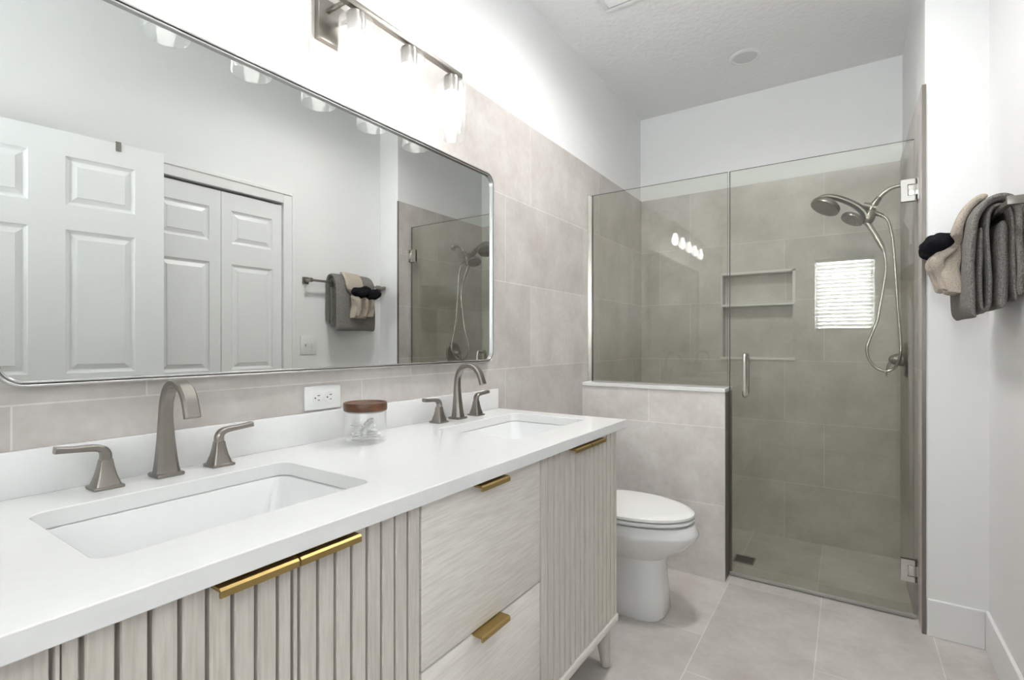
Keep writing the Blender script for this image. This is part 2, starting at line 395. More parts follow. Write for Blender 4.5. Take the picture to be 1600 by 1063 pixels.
# u runs from the free edge at (1.470,1.057) back to the hinge side
ORG[dr.name] = (0, 0, 0)
hk = MB(); hk.box(-.004, .0, .160, .180, 1.985, 2.026); hk.box(-.004, .039, .160, .180, 2.0215, 2.0245); hk.box(.0355, .039, .160, .180, 1.99, 2.0235)
hook = link('door_hook', hk.bm, 'nickel', None, False)
hook.location = dr.location; hook.rotation_euler = dr.rotation_euler; hook.scale = dr.scale
tag(hook, 'small grey metal over-the-door hook on top edge of open white door', 'hook')
LW = (CY1-CY0)/2
for i, y0 in enumerate((CY0, CY0+LW)):
    lf = struct('door_%d' % (i+2), panel_leaf(LW-.003, 1.972, 0.032, [(.055, LW-.062, a, b) for a, b in ((.22, .82), (.985, 1.575), (1.69, 1.875))]), 'door')
    lf.location = (1.677, y0+.002, 0.008)
bb = MB().lathe([(.008, 0), (.007, -.012), (.015, -.020), (.015, -.027), (.006, -.031)], (0, .03, .95), 'X', 20)
link('door_knob', bb.bm, 'trim', lf)

# ------------------------------------------------------------------ rear window with blind
wf = MB()
for a in ((WX0, WX0+.03, WZ0, WZ1), (WX1-.03, WX1, WZ0, WZ1), (WX0, WX1, WZ0, WZ0+.03), (WX0, WX1, WZ1-.03, WZ1)):
    wf.box(a[0], a[1], -1.10, -1.07, a[2], a[3])
win = struct('window_1', wf, 'trim')
g = MB().box(WX0+.03, WX1-.03, -1.088, -1.084, WZ0+.03, WZ1-.03); gl = struct('window_pane', g, 'window_glass', win)
wc = MB()
for a in ((WX0-.06, WX0, WZ0-.06, WZ1+.06), (WX1, WX1+.06, WZ0-.06, WZ1+.06), (WX0, WX1, WZ0-.06, WZ0), (WX0, WX1, WZ1, WZ1+.06)):
    wc.box(a[0], a[1], -1.00, -0.985, a[2], a[3], .002)
struct('trim_9', wc, 'trim')
bl = thing('window_blind', 'white horizontal slatted blind in the small window opposite the shower', 'blind', (1.195, -1.035, WZ0))
MB().box(WX0+.004, WX1-.004, -1.06, -1.01, WZ1-.035, WZ1-.002, .003).build('head_rail', 'blind', bl)
sl = MB(); z = WZ0+.03
while z < WZ1-.045:
    b = bmesh.new(); bmesh.ops.create_cube(b, size=1)
    bmesh.ops.scale(b, vec=(WX1-WX0-.014, .045, .0025), verts=b.verts[:])
    bmesh.ops.rotate(b, cent=(0, 0, 0), matrix=Matrix.Rotation(math.radians(37), 3, 'X'), verts=b.verts[:])
    bmesh.ops.translate(b, vec=(1.195, -1.035, z), verts=b.verts[:]); sl.merge(b); z += .040
so = sl.build('slats', 'blind', bl, smooth=False)
MB().box(WX0+.006, WX1-.006, -1.055, -1.015, WZ0+.002, WZ0+.016, .003).build('bottom_rail', 'blind', bl)

# ------------------------------------------------------------------ ceiling fittings
CLX = 0.78
for cy_, mt_, lb_ in ((1.90, 'fill_diffuser', 'added unseen round ceiling fill light above the floor in front of the toilet'), (0.70, 'fill_diffuser_soft', 'added unseen round ceiling fill light above the near end of the vanity')):
    cl = thing('added_ceiling_light', lb_, 'ceiling light', (0.78, cy_, ZC_))  # both round lights are added out of view to brighten the room
    MB().lathe([(.150, -.006), (.150, -.060), (.154, -.063), (.160, -.060), (.160, 0)], (CLX, cy_, ZC_), 'Z', 48, False, False).build('drum_housing', 'trim', cl)  # deep rim shaped to keep the fill off the upper walls
    MB().lathe([(.1495, -.004), (.1495, -.012)], (CLX, cy_, ZC_), 'Z', 48).build('fill_diffuser', mt_, cl)
dl = thing('recessed_downlight', 'round white unlit recessed downlight in ceiling in front of shower', 'ceiling light', (0.755, 3.072, ZC_))
MB().lathe([(.083, 0), (.083, -.004), (.070, -.008), (.060, -.004)], (.755, 3.072, ZC_), 'Z', 48).build('trim_ring', 'trim', dl)
MB().lathe([(.060, -.0035), (.058, -.006), (.03, -.008)], (.755, 3.072, ZC_), 'Z', 48).build('lens', 'lens_off', dl)
vt = thing('ceiling_vent', 'white louvred ceiling air vent at the top edge of the photo', 'vent', (.40, 2.14, ZC_))
vm = MB()
x0, x1, y0, y1 = .264, .53, 1.98, 2.28
for a in ((x0, x1, y0, y0+.025), (x0, x1, y1-.025, y1), (x0, x0+.025, y0+.025, y1-.025), (x1-.025, x1, y0+.025, y1-.025)):
    vm.box(a[0], a[1], a[2], a[3], ZC_-.012, ZC_, .003)
vm.build('frame', 'trim', vt)
vb = MB().box(x0+.025, x1-.025, y0+.025, y1-.025, ZC_-.002, ZC_-.0005); vb.build('backing', 'dark', vt)
vs_ = MB(); y = y0+.035
while y < y1-.03:
    b = bmesh.new(); bmesh.ops.create_cube(b, size=1); bmesh.ops.scale(b, vec=(x1-x0-.05, .014, .0015), verts=b.verts[:])
    bmesh.ops.rotate(b, cent=(0, 0, 0), matrix=Matrix.Rotation(math.radians(-35), 3, 'X'), verts=b.verts[:])
    bmesh.ops.translate(b, vec=((x0+x1)/2, y, ZC_-.008), verts=b.verts[:]); vs_.merge(b); y += .016
vs_.build('louvres', 'trim', vt, smooth=False)

# ------------------------------------------------------------------ mirror
mr = thing('wall_mirror', 'wide rounded rectangular mirror in thin polished steel frame above the vanity', 'mirror', (0, .951, 1.063))
MY0, MY1, MZ0, MZ1 = 0.220, 1.676, 1.0655, 1.8297
def ring(loops_def, close=True):
    mb = MB(); loops = []
    for ins, x in loops_def:
        loops.append([(x, u, v) for u, v in rrect(MY0+ins, MY1-ins, MZ0+ins, MZ1-ins, max(.045-ins, .01), 8)])
    mb.loft(loops, False, False); b = mb.bm
    b.verts.ensure_lookup_table(); n = len(loops[0]); k = len(loops)-1
    for j in range(n):
        b.faces.new((b.verts[k*n+j], b.verts[k*n+(j+1) % n], b.verts[(j+1) % n], b.verts[j]))
    return mb
ring([(0, .001), (0, .029), (.001, .030), (.003, .030), (.004, .029), (.004, .012), (.004, .001)]).build('frame', 'steel_frame', mr)
ring([(.0060, .012), (.0060, .027), (.0067, .028), (.0092, .028), (.0100, .027), (.0100, .012)]).build('inner_frame', 'steel_frame', mr)
MB().loft([[(x, u, v) for u, v in rrect(MY0+.0055, MY1-.0055, MZ0+.0055, MZ1-.0055, .0395, 8)] for x in (.004, .020)]).build('mirror_glass', 'mirror', mr, smooth=False)

# ------------------------------------------------------------------ vanity light
LX, LY, LD = .105, .92, .20
vl = thing('vanity_light', 'five-lamp brushed nickel bar light with clear glass shades above the mirror', 'wall light', (0, LY, 2.05))
MB().box(0.0, .020, LY-.06, LY+.06, 1.990, 2.110, .004).build('backplate', 'nickel', vl)
MB().box(LX-.009, LX+.009, LY-2*LD-.05, LY+2*LD+.05, 2.066, 2.084, .001).build('bar', 'nickel', vl)
for s in (-1, 1):
    MB().box(.018, LX, LY+s*.03-.005, LY+s*.03+.005, 2.070, 2.080, .001).build('arm', 'nickel', vl)
for k in range(5):
    y = LY+(k-2)*LD
    sk = MB().lathe([(.006, 2.066), (.006, 2.058), (.024, 2.054), (.026, 2.040), (.026, 2.000), (.020, 1.998)], (LX, y, 0), 'Z', 24).build('socket', 'nickel', vl)
    MB().lathe([(.014, 1.998), (.016, 1.985), (.023, 1.965), (.027, 1.945), (.024, 1.922), (.014, 1.910), (.003, 1.906)], (LX, y, 0), 'Z', 16).build('bulb', 'bulb', vl)
    MB().lathe([(.027, 2.042), (.044, 2.036), (.049, 2.024), (.049, 1.850), (.0475, 1.8475), (.046, 1.850), (.046, 2.022), (.042, 2.032), (.027, 2.038)], (LX, y, 0), 'Z', 40, False, False).build('glass_shade', 'shade_glass', vl)

# ------------------------------------------------------------------ vanity
XC, ZCT = .578, .870
XF = .556                                  # door face plane
VY0, VY1 = .171, 1.689
va = thing('vanity_cabinet', 'pale oak double vanity with fluted doors, flat middle drawers and tapered legs', 'vanity', (.30, .93, 0))
ZB, ZTp = .170, .838
cb = MB().box(.012, XF-.022, VY0, VY1, ZB, ZB+.018).box(.012, .024, VY0+.018, VY1-.018, ZB+.018, ZTp)
for a_, b_ in ((VY0, VY0+.018), (VY1-.018, VY1), (.695, .713), (1.147, 1.165)): cb.box(.012 if a_ in (VY0, VY1-.018) else .024, XF-.022, a_, b_, ZB+.018, ZTp, .0005)
cb.build('body', 'wood_v', va)
# base rail with rounded ends
MB().box(.012, XF+.004, VY0-.004, VY1+.006, ZB-.012, ZB+.018, .007, 3).build('base_rail', 'wood_h', va)
MB().box(XF-.021, XF-.002, VY1-.006, VY1, ZB+.018, ZTp, .001).build('side_panel', 'wood_v', va)
MB().box(XF-.021, XF-.002, VY0, VY0+.004, ZB+.018, ZTp, .001).build('side_panel', 'wood_v', va)
def fluted(y0, y1, z0, z1, grooves):
    """slatted door front, profile in the XY plane"""
    g = [q for q in grooves if y0+.006 < q < y1-.006]
    prof = [(XF-.020, y0), (XF-.003, y0), (XF, y0+.002)]
    for q in g:
        prof += [(XF, q-.0040), (XF-.002, q-.0026), (XF-.015, q-.0020), (XF-.015, q+.0020), (XF-.002, q+.0026), (XF, q+.0040)]
    prof += [(XF, y1-.002), (XF-.003, y1), (XF-.020, y1)]
    mb = MB(); mb.loft([[(x, y, z0) for x, y in prof], [(x, y, z1) for x, y in prof]])
    return mb
def pull(parent, y0, y1, z, x=XF):
    """slim lip pull hooked over the top of a front"""
    mb = MB()
    P = [(x-.006, z+.001), (x+.024, z+.001), (x+.0275, z-.002), (x+.0275, z-.011), (x+.0235, z-.011), (x+.0235, z-.004), (x-.006, z-.003)]
    mb.loft([[(a, y0, c) for a, c in P], [(a, y1, c) for a, c in P]])
    return mb.build('handle', 'brass', parent)
gl_ = [.1925+.0318*k for k in range(20)]; gr_ = [1.163+.0332*k for k in range(20)]
HZ = ZTp-.004
gm_ = [.449+.0318*k for k in range(9)]
door_specs = [(.1765, .436, gl_, .322, .4310), (.4410, .7025, gm_, .4340, .542), (1.1575, 1.4185, gr_, 1.315, 1.4165), (1.4225, 1.6825, gr_, 1.4245, 1.530)]
for y0, y1, gg, h0, h1 in door_specs:
    d = fluted(y0, y1, ZB+.021, ZTp-.005, gg).build('door', 'wood_v', va, smooth=False)
    pull(d, h0, h1, HZ)
for z0, z1 in ((.512, ZTp-.005), (ZB+.021, .508)):
    d = MB().box(XF-.021, XF, .7075, 1.1525, z0, z1, .0012).build('drawer', 'wood_h', va)
    pull(d, .865, .972, z1+.001)
for x in (.10, .512):
    for y in (VY0+.04, VY1-.035):
        mb = MB().lathe([(.012, 0), (.0155, .003), (.0185, .03), (.030, .160)], (x, y, 0), 'Z', 24)
        for v in mb.bm.verts:                 # legs lean outward slightly
            t = 1-v.co.z/.16; v.co.y += (.012 if y > 1 else -.012)*t; v.co.x += (.010 if x > .3 else -.01)*t
        mb.build('leg', 'wood_v', va)
fp = tag(MB().box(XF-.022, XF-.004, .040, .1665, .10, ZTp, .001).build('filler_panel', 'wood_v'), 'narrow pale oak filler panel left of the fluted vanity doors', 'panel')
move_origin(fp, (XF-.013, .10, .10))

# countertop with two sink cut-outs
SK = [(.150, .455, .236, .676), (.150, .455, 1.190, 1.640)]
bm = bmesh.new()
def addloop(P, z):
    vs = [bm.verts.new((x, y, z)) for x, y in P]
    for i in range(len(vs)): bm.edges.new((vs[i], vs[(i+1) % len(vs)]))
addloop([(.001, .040), (XC, .040), (XC, 1.7208), (.001, 1.7208)], ZCT)
for a in SK: addloop(rrect(a[0], a[1], a[2], a[3], .028, 6), ZCT)
bmesh.ops.triangle_fill(bm, use_beauty=True, use_dissolve=False, edges=bm.edges[:])
r = bmesh.ops.extrude_face_region(bm, geom=bm.faces[:])
bmesh.ops.translate(bm, vec=(0, 0, -.030), verts=[v for v in r['geom'] if isinstance(v, bmesh.types.BMVert)])
ct = link('countertop', bm, 'quartz', None, True); move_origin(ct, (.29, .93, ZCT-.030))
bv = ct.modifiers.new('bevel', 'BEVEL'); bv.width = .0018; bv.segments = 2; bv.limit_method = 'ANGLE'; bv.angle_limit = math.radians(50)
tag(ct, 'white quartz countertop with two rectangular sink cut-outs on the vanity', 'countertop')
bs = tag(MB().box(.001, .020, .040, 1.7208, ZCT, .9521, .0015).build('backsplash', 'quartz'), 'low white quartz backsplash strip along wall behind the faucets', 'backsplash')
move_origin(bs, (.01, .93, ZCT))
for i, (a, b, c, d) in enumerate(SK):
    sk = thing('sink', ['white rectangular undermount sink at the near left end of counter', 'white rectangular undermount sink at far end beside the toilet'][i], 'sink', ((a+b)/2, (c+d)/2, .70), 'undermount sinks in the countertop')
    lv = [(.004, .8395, .030), (-.004, .8385, .024), (-.010, .82, .03), (-.030, .745, .05), (-.060, .722, .06), (-.12, .716, .03)]
    loops = [[(x, y, z) for x, y in rrect(a-o, b+o, c-o, d+o, r_, 6)] for o, z, r_ in [(-l[0]*-1, l[1], l[2]) for l in lv]]
    mb = MB(); mb.loft(loops, False, True)
    # outer shell
    mb.loft([[(x, y, z) for x, y in rrect(a-o, b+o, c-o, d+o, .03, 6)] for o, z in ((.004, .8396), (.012, .838), (.010, .75), (-.02, .705), (-.1, .700))], False, True)
    mb.build('basin', 'porcelain', sk)
    MB().lathe([(.030, .7165), (.030, .719), (.022, .7195), (.018, .7175)], ((a+b)/2-.02, (c+d)/2, 0), 'Z', 28).build('drain', 'nickel', sk)

# faucets
def make_faucet(cy, label):
    f = thing('faucet', label, 'faucet', (.065, cy, ZCT), 'widespread faucets behind the sinks')
    z = ZCT
    mb = MB().box(.065-.025, .065+.025, cy-.025, cy+.025, z, z+.008, .0025)
    mb.ribbon([(.065, cy, z+.006), (.064, cy, z+.03), (.0625, cy, z+.075), (.062, cy, z+.120), (.067, cy, z+.155), (.083, cy, z+.181), (.110, cy, z+.193), (.140, cy, z+.187), (.163, cy, z+.166), (.178, cy, z+.128)],
              [.044, .037, .029, .024, .023, .024, .026, .027, .028, .029], [.042, .034, .025, .019, .018, .018, .017, .016, .0155, .015], ch=.22)
    mb.build('spout', 'nickel', f)
    for s in (-1, 1):
        hy = cy+s*.1035
        mb = MB().box(.068-.024, .068+.024, hy-.024, hy+.024, z, z+.006, .002)
        def sq(w_, zz): return [(.068+x, hy+y, zz) for x, y in rrect(-w_, w_, -w_, w_, w_*.25, 3)]
        mb.loft([sq(.0205, z+.005), sq(.0185, z+.012), (sq(.0145, z+.025)), sq(.0115, z+.040), sq(.0095, z+.054)])
        h = mb.build('handle', 'nickel', f)
        MB().ribbon([(.068, hy, z+.0545), (.068, hy, z+.064), (.068, hy+s*.005, z+.073), (.068, hy+s*.018, z+.078), (.068, hy+s*.045, z+.080), (.068, hy+s*.074, z+.083)],
                    [.019, .019, .019, .018, .018, .018], [.017, .016, .014, .012, .010, .012], side=(1, 0, 0), ch=.2).build('lever', 'nickel', h)
    return f
make_faucet(.469, 'brushed nickel arched faucet with two levers behind the near left sink')
make_faucet(1.403, 'brushed nickel arched faucet with two levers behind the far sink')

# outlet
ou = thing('wall_outlet', 'white horizontal double electrical outlet on tile left of the glass jar', 'outlet', (0, .8855, .990))
MB().box(0, .006, .8275, .9435, .9565, 1.0235, .002).build('cover_plate', 'plastic', ou)
for y in (.866, .905):
    rc = MB().lathe([(.0165, .005), (.0165, .0078), (.0155, .0085)], (0, y, .990), 'X', 28).build('receptacle', 'plastic', ou)
    MB().box(.0082, .0088, y-.001, y+.007, .9955, .9975).box(.0082, .0088, y, y+.006, .9825, .9845).lathe([(.0022, .0082), (.0022, .0088)], (0, y-.008, .990), 'X', 12).build('slots', 'dark', rc, smooth=False)

# jar with cotton swabs
JX, JY = .130, .930
jr = thing('glass_jar', 'clear cylindrical glass jar with walnut lid on the counter', 'jar', (JX, JY, ZCT))
MB().lathe([(.040, .0005), (.053, .0005), (.0565, .004), (.0565, .086), (.0555, .088), (.054, .086), (.054, .014), (.050, .009), (.0, .009)], (JX, JY, ZCT), 'Z', 56, True, False).build('glass_body', 'jar_glass', jr)
MB().lathe([(.0, .086), (.052, .086), (.052, .089), (.0575, .089), (.0585, .092), (.0585, .108), (.0570, .1105), (.050, .1105), (.047, .108), (.0, .108)], (JX, JY, ZCT), 'Z', 56, False, False).build('lid', 'walnut', jr)
MB().lathe([(.0525, .0845), (.0545, .0865), (.0545, .089), (.0525, .089)], (JX, JY, ZCT), 'Z', 48, False, False).build('seal_ring', 'silicone', jr)
proto = None
sw = MB().lathe([(.0006, -.036), (.0028, -.033), (.0033, -.028), (.0026, -.022), (.0015, -.020), (.0015, .020), (.0026, .022), (.0033, .028), (.0028, .033), (.0006, .036)], (0, 0, 0), 'Z', 8)
me_sw = None
for k in range(40):
    lay = k//8
    if me_sw is None:
        o = link('cotton_swab', sw.bm, 'swab', None, True); me_sw = o.data
    else:
        o = bpy.data.objects.new('cotton_swab', me_sw); C.objects.link(o)
    az = random.choice((.5, .7, 2.2, 2.5, 2.8, .2))+random.uniform(-.35, .35)
    tilt = random.uniform(-.12, .12)+(random.uniform(.15, .5) if lay > 2 else 0)
    rr = random.uniform(0, .014); aa = random.uniform(0, 2*PI)
    o.rotation_euler = (PI/2+tilt, 0, az)
    o.location = (JX+rr*math.cos(aa), JY+rr*math.sin(aa), ZCT+.0130+lay*.0050+abs(tilt)*.026)
    tag(o, 'white cotton swab lying in the glass jar on the counter', 'cotton swab', 'cotton swabs in the glass jar')

# ------------------------------------------------------------------ toilet
TY = 2.125
to = thing('toilet', 'white elongated two-piece toilet with closed lid beside the half wall', 'toilet', (.42, TY, 0))
def egg(xb, xf, hw, z, e=2.0, n=48, bias=.42):
    xc = xb+(xf-xb)*bias; P = []
    for k in range(n):
        a = 2*PI*k/n; c, s_ = math.cos(a), math.sin(a)
        u = math.copysign(abs(c)**(2/e), c); v = math.copysign(abs(s_)**(2/e), s_)
        P.append((xc+u*((xf-xc) if c > 0 else (xc-xb)), TY+v*hw, z))
    return P
mb = MB().loft([egg(.17, .600, .112, 0, 3.4, bias=.6), egg(.165, .606, .116, .012, 3.4, bias=.6), egg(.17, .600, .112, .10, 3.2, bias=.6), egg(.18, .592, .108, .20, 3.0, bias=.6),
                egg(.17, .600, .112, .245, 2.7, bias=.55), egg(.13, .640, .140, .270, 2.4, bias=.48), egg(.10, .694, .168, .305, 2.2, bias=.42), egg(.08, .720, .184, .335, 2.1), egg(.07, .729, .189, .352, 2.1), egg(.07, .729, .189, .362, 2.1), egg(.08, .718, .184, .382, 2.1), egg(.09, .712, .180, .396, 2.1), egg(.11, .69, .165, .401, 2.1)])
mb.build('bowl', 'porcelain', to)
MB().loft([egg(.225, .706, .178, .4045), egg(.22, .712, .183, .409), egg(.22, .712, .183, .417), egg(.228, .704, .177, .4205)]).build('seat', 'plastic', to)
MB().loft([egg(.222, .704, .177, .4235), egg(.216, .712, .183, .428), egg(.216, .711, .182, .437), egg(.224, .702, .175, .443), egg(.26, .67, .150, .4465), egg(.33, .58, .09, .448)]).build('lid', 'plastic', to)
for a_ in (-.085, .045): MB().box(.205, .235, TY+a_, TY+a_+.04, .402, .44, .006).build('hinge', 'plastic', to)
def tk(o, z, r=.03): return [(x, y, z) for x, y in rrect(.012+0, .190-o, TY-.205+o, TY+.205-o, r, 6)]
MB().loft([tk(.03, .385), tk(.02, .40), tk(.005, .55), tk(0, .715)]).build('tank', 'porcelain', to)
MB().loft([tk(-.006, .7155), tk(-.008, .722), tk(-.008, .738), tk(-.002, .745)]).build('tank_lid', 'porcelain', to)
MB().lathe([(.012, .186), (.012, .200)], (0, TY-.14, .66), 'X', 16).box(.198, .206, TY-.15, TY-.07, .652, .664, .003).build('flush_lever', 'nickel', to)
MB().lathe([(.013, 0), (.013, .01), (.008, .018), (.002, .020)], (.33, TY-.135, 0), 'Z', 16).build('bolt_cap', 'plastic', to)

# ------------------------------------------------------------------ shower enclosure
YG = 2.6595
def pane(x0, x1, z0, z1, parent, name='glass_pane', t=.010):
    b = bmesh.new(); bmesh.ops.create_cube(b, size=1)
    for v in b.verts: v.co = Vector(((x0+x1)/2+v.co.x*(x1-x0), YG+v.co.y*t, (z0+z1)/2+v.co.z*(z1-z0)))
    for f in b.faces: f.material_index = 0 if abs(f.normal.y) > .5 else 1
    return link(name, b, ['shower_glass', 'glass_edge'], parent, False)
sp = thing('glass_partition', 'fixed clear glass shower panel standing on the tiled half wall', 'shower panel', (.37, YG, .924))
pane(.006, .741, .926, 1.9858, sp)
MB().box(.0005, .004, YG-.011, YG+.011, .924, 1.986).box(.004, .016, YG-.011, YG-.0055, .924, 1.986).box(.004, .016, YG+.0055, YG+.011, .924, 1.986).box(.0005, .0035, 2.622, YG-.0105, .924, 1.986).build('wall_channel', 'nickel_light', sp, smooth=False)
sd = thing('shower_door', 'frameless clear glass shower door hinged on the right wall', 'shower door', (1.09, YG, 0))
pane(.752, 1.462, .016, 1.9858, sd)
MB().box(.7485, .7518, YG-.005, YG+.005, .016, 1.9858).build('edge_seal', 'glass_edge', sd, smooth=False)
MB().box(.752, 1.462, YG-.007, YG+.007, .003, .016).box(.752, 1.462, YG-.012, YG-.007, .012, .022).build('bottom_sweep', 'silicone', sd, smooth=False)
for z in (1.776, .199):
    for s in (-1, 1):
        yc = YG+s*.0085; mb = MB()      # C-shaped clamp plate on this side of the glass
        P = [(1.418, z-.045), (1.464, z-.045), (1.464, z-.023), (1.440, z-.023), (1.440, z+.023), (1.464, z+.023), (1.464, z+.045), (1.418, z+.045)]
        mb.loft([[(x, yc-.0034, c) for x, c in P], [(x, yc+.0034, c) for x, c in P]])
        if s == -1: h = mb.build('hinge', 'nickel_light', sd, smooth=False)
        else: mb.build('clamp_plate', 'nickel_light', h, smooth=False)
    MB().box(1.4425, 1.476, YG-.010, YG+.010, z-.0215, z+.0215, .001).box(1.4715, 1.4758, YG-.026, YG+.026, z-.045, z+.045, .001).build('wall_bracket', 'nickel_light', h)
    MB().lathe([(.006, z-.047), (.006, z+.047)], (1.4665, YG, 0), 'Z', 16).build('pivot_pin', 'steel_dark', h)
mb = MB()
for s in (-1, 1):
    mb.tube([(.823, YG+s*.006, 1.080), (.823, YG+s*.030, 1.086), (.823, YG+s*.042, 1.072), (.823, YG+s*.043, 1.04), (.823, YG+s*.043, .985), (.823, YG+s*.043, .935), (.823, YG+s*.042, .902), (.823, YG+s*.030, .888), (.823, YG+s*.006, .894)], .0095, 14)
mb.build('handle', 'nickel_light', sd)

# drain
dn = thing('shower_drain', 'small dark rectangular floor drain in shower near the half wall', 'drain', (.757, 3.035, -.06))
MB().box(.712, .802, 2.990, 3.080, -.0598, -.0570, .001).build('grate', 'drainmetal', dn, smooth=False)
MB().box(.705, .712, 2.983, 3.087, -.0598, -.0565).box(.802, .809, 2.983, 3.087, -.0598, -.0565).box(.712, .802, 2.983, 2.990, -.0598, -.0565).box(.712, .802, 3.080, 3.087, -.0598, -.0565).build('frame', 'nickel', dn, smooth=False)

# valve
YS = 3.14
vv = thing('shower_valve', 'round brushed nickel shower valve with lever low on the shower right wall', 'shower valve', (1.476, YS, 1.06))
MB().lathe([(.088, 1.4755), (.088, 1.472), (.080, 1.464), (.040, 1.460)], (0, YS, 1.06), 'X', 40).build('escutcheon', 'nickel', vv)
hd = MB().lathe([(.034, 1.462), (.032, 1.445), (.026, 1.425), (.018, 1.408), (.006, 1.402)], (0, YS, 1.06), 'X', 28).build('handle', 'nickel', vv)
MB().ribbon([(1.418, YS, 1.055), (1.405, YS, 1.035), (1.397, YS, 1.010), (1.394, YS, .975)], [.022, .02, .018, .016], [.016, .012, .009, .006], ch=.3).build('lever', 'nickel', hd)

# shower head combination
sh = thing('dual_showerhead', 'brushed nickel double shower head with hand shower and hanging hose', 'shower head', (1.476, YS, 1.918))
mb = MB().lathe([(.030, 1.4755), (.030, 1.470), (.022, 1.462), (.012, 1.460)], (0, YS, 1.918), 'X', 28)
mb.tube([(1.470, YS, 1.918), (1.440, YS, 1.921), (1.412, YS, 1.914), (1.386, YS, 1.897), (1.358, YS, 1.867)], .0105, 14)
mb.build('arm', 'nickel_light', sh)
mb = MB().tube([(1.366, YS, 1.876), (1.345, YS, 1.845), (1.330, YS, 1.815)], [.013, .017, .018], 18)
mb.tube([(1.355, YS, 1.825), (1.322, YS, 1.838), (1.300, YS, 1.845)], [.017, .018, .016], 16)
mb.tube([(1.335, YS, 1.815), (1.325, YS, 1.790), (1.318, YS, 1.768), (1.312, YS, 1.752)], [.020, .027, .026, .018], 18)
mb.tube([(1.335, YS, 1.805), (1.358, YS, 1.794), (1.380, YS, 1.780)], [.013, .011, .010], 14)
mb.build('diverter_body', 'nickel', sh)
def disc(c, nrm, prof, n=40):
    """lathe about an arbitrary axis"""
    m_ = MB().lathe(prof, (0, 0, 0), 'Z', n); q = Vector((0, 0, 1)).rotation_difference(Vector(nrm))
    for v in m_.bm.verts: v.co = q @ v.co + Vector(c)
    return m_
# large fixed head: ring-shaped face with arched bridge
NV = Vector((.44, .30, .84)).normalized()
hA = Vector((1.136, YS, 1.866))
fa = disc(hA, NV, [(.064, -.016), (.070, -.014), (.072, -.004), (.070, .006), (.060, .015), (.032, .022), (.008, .023)])
big = fa.build('rain_head', 'nickel', sh)
fc = disc(hA-NV*.0162, NV, [(.057, 0), (.056, -.0015)]); fq = Vector((0, 0, 1)).rotation_difference(NV)
for rr, cnt in ((.012, 6), (.024, 12), (.036, 18), (.048, 24)):
    for k in range(cnt):
        a = 2*PI*k/cnt; c = hA-NV*.0170+fq @ Vector((rr*math.cos(a), rr*math.sin(a), 0))
        d_ = MB().lathe([(.0022, 0), (.0014, -.003)], (0, 0, 0), 'Z', 6)
        for v in d_.bm.verts: v.co = fq @ v.co+c
        fc.merge(d_.bm)
fc.build('spray_face', 'nickel', big)
MB().ribbon([(1.092, YS, 1.905), (1.125, YS, 1.916), (1.170, YS, 1.908), (1.225, YS, 1.880), (1.275, YS, 1.842), (1.305, YS, 1.805), (1.316, YS, 1.770)],
            [.026, .040, .042, .044, .050, .056, .054], [.010, .020, .026, .028, .032, .036, .034], ch=.38).build('bridge', 'nickel', sh)
hB = Vector((1.254, YS-.004, 1.782))
hs = disc(hB, NV, [(.043, -.012), (.052, -.010), (.054, -.002), (.051, .008), (.038, .015), (.01, .018)]).build('hand_shower', 'nickel', sh)
fb = disc(hB-NV*.0122, NV, [(.036, 0), (.035, -.0015)])
for rr, cnt in ((.008, 5), (.018, 10), (.028, 15)):
    for k in range(cnt):
        a = 2*PI*k/cnt; c = hB-NV*.0132+fq @ Vector((rr*math.cos(a), rr*math.sin(a), 0))
        d_ = MB().lathe([(.0020, 0), (.0013, -.003)], (0, 0, 0), 'Z', 6)
        for v in d_.bm.verts: v.co = fq @ v.co+c
        fb.merge(d_.bm)
fb.build('spray_face', 'nickel', hs)
MB().tube([(1.285, YS, 1.784), (1.305, YS, 1.770), (1.322, YS, 1.742), (1.340, YS, 1.706), (1.358, YS, 1.668), (1.374, YS, 1.630), (1.386, YS, 1.602)], [.018, .017, .014, .0135, .014, .0135, .009], 16).build('wand', 'nickel_light', hs)
MB().tube([(1.384, YS, 1.604), (1.390, YS, 1.560), (1.391, YS, 1.499), (1.381, YS, 1.419), (1.367, YS, 1.320), (1.356, YS, 1.250), (1.332, YS, 1.180), (1.314, YS, 1.113), (1.322, YS, 1.062), (1.347, YS, 1.022), (1.389, YS-.005, 1.001), (1.424, YS-.01, 1.016), (1.441, YS-.045, 1.060),
           (1.447, YS-.055, 1.110), (1.446, YS-.04, 1.180), (1.439, YS-.01, 1.320), (1.431, YS, 1.480), (1.421, YS, 1.640), (1.410, YS, 1.715), (1.397, YS, 1.760), (1.376, YS, 1.782)], .0068, 12, 8).build('hose', 'nickel_light', sh)

# ------------------------------------------------------------------ light switch
ls = thing('light_switch', 'white double toggle light switch plate on right wall, seen in the mirror', 'light switch', (1.672, 1.953, 1.127))
MB().box(1.666, 1.672, 1.895, 2.011, 1.069, 1.185, .002).build('cover_plate', 'plastic', ls)
for y in (1.930, 1.976):
    MB().box(1.654, 1.667, y-.005, y+.005, 1.121, 1.137, .002).build('toggle', 'plastic', ls)

# ------------------------------------------------------------------ towel bar and towels
XR, ZR = 1.612, 1.538
tb = thing('towel_bar', 'square brushed nickel towel bar on the right wall beside the shower', 'towel bar', (1.672, 2.235, ZR))
MB().box(XR-.007, XR+.007, 1.930, 2.545-.005, ZR-.007, ZR+.007, .001).build('rail', 'nickel', tb)
for y in (1.930, 2.528):
    p_ = MB().box(1.664, 1.6718, y-.022, y+.022, ZR-.022, ZR+.022, .0015).box(XR-.010, 1.664, y-.009, y+.009, ZR-.012, ZR+.012, .001).build('post', 'nickel', tb)

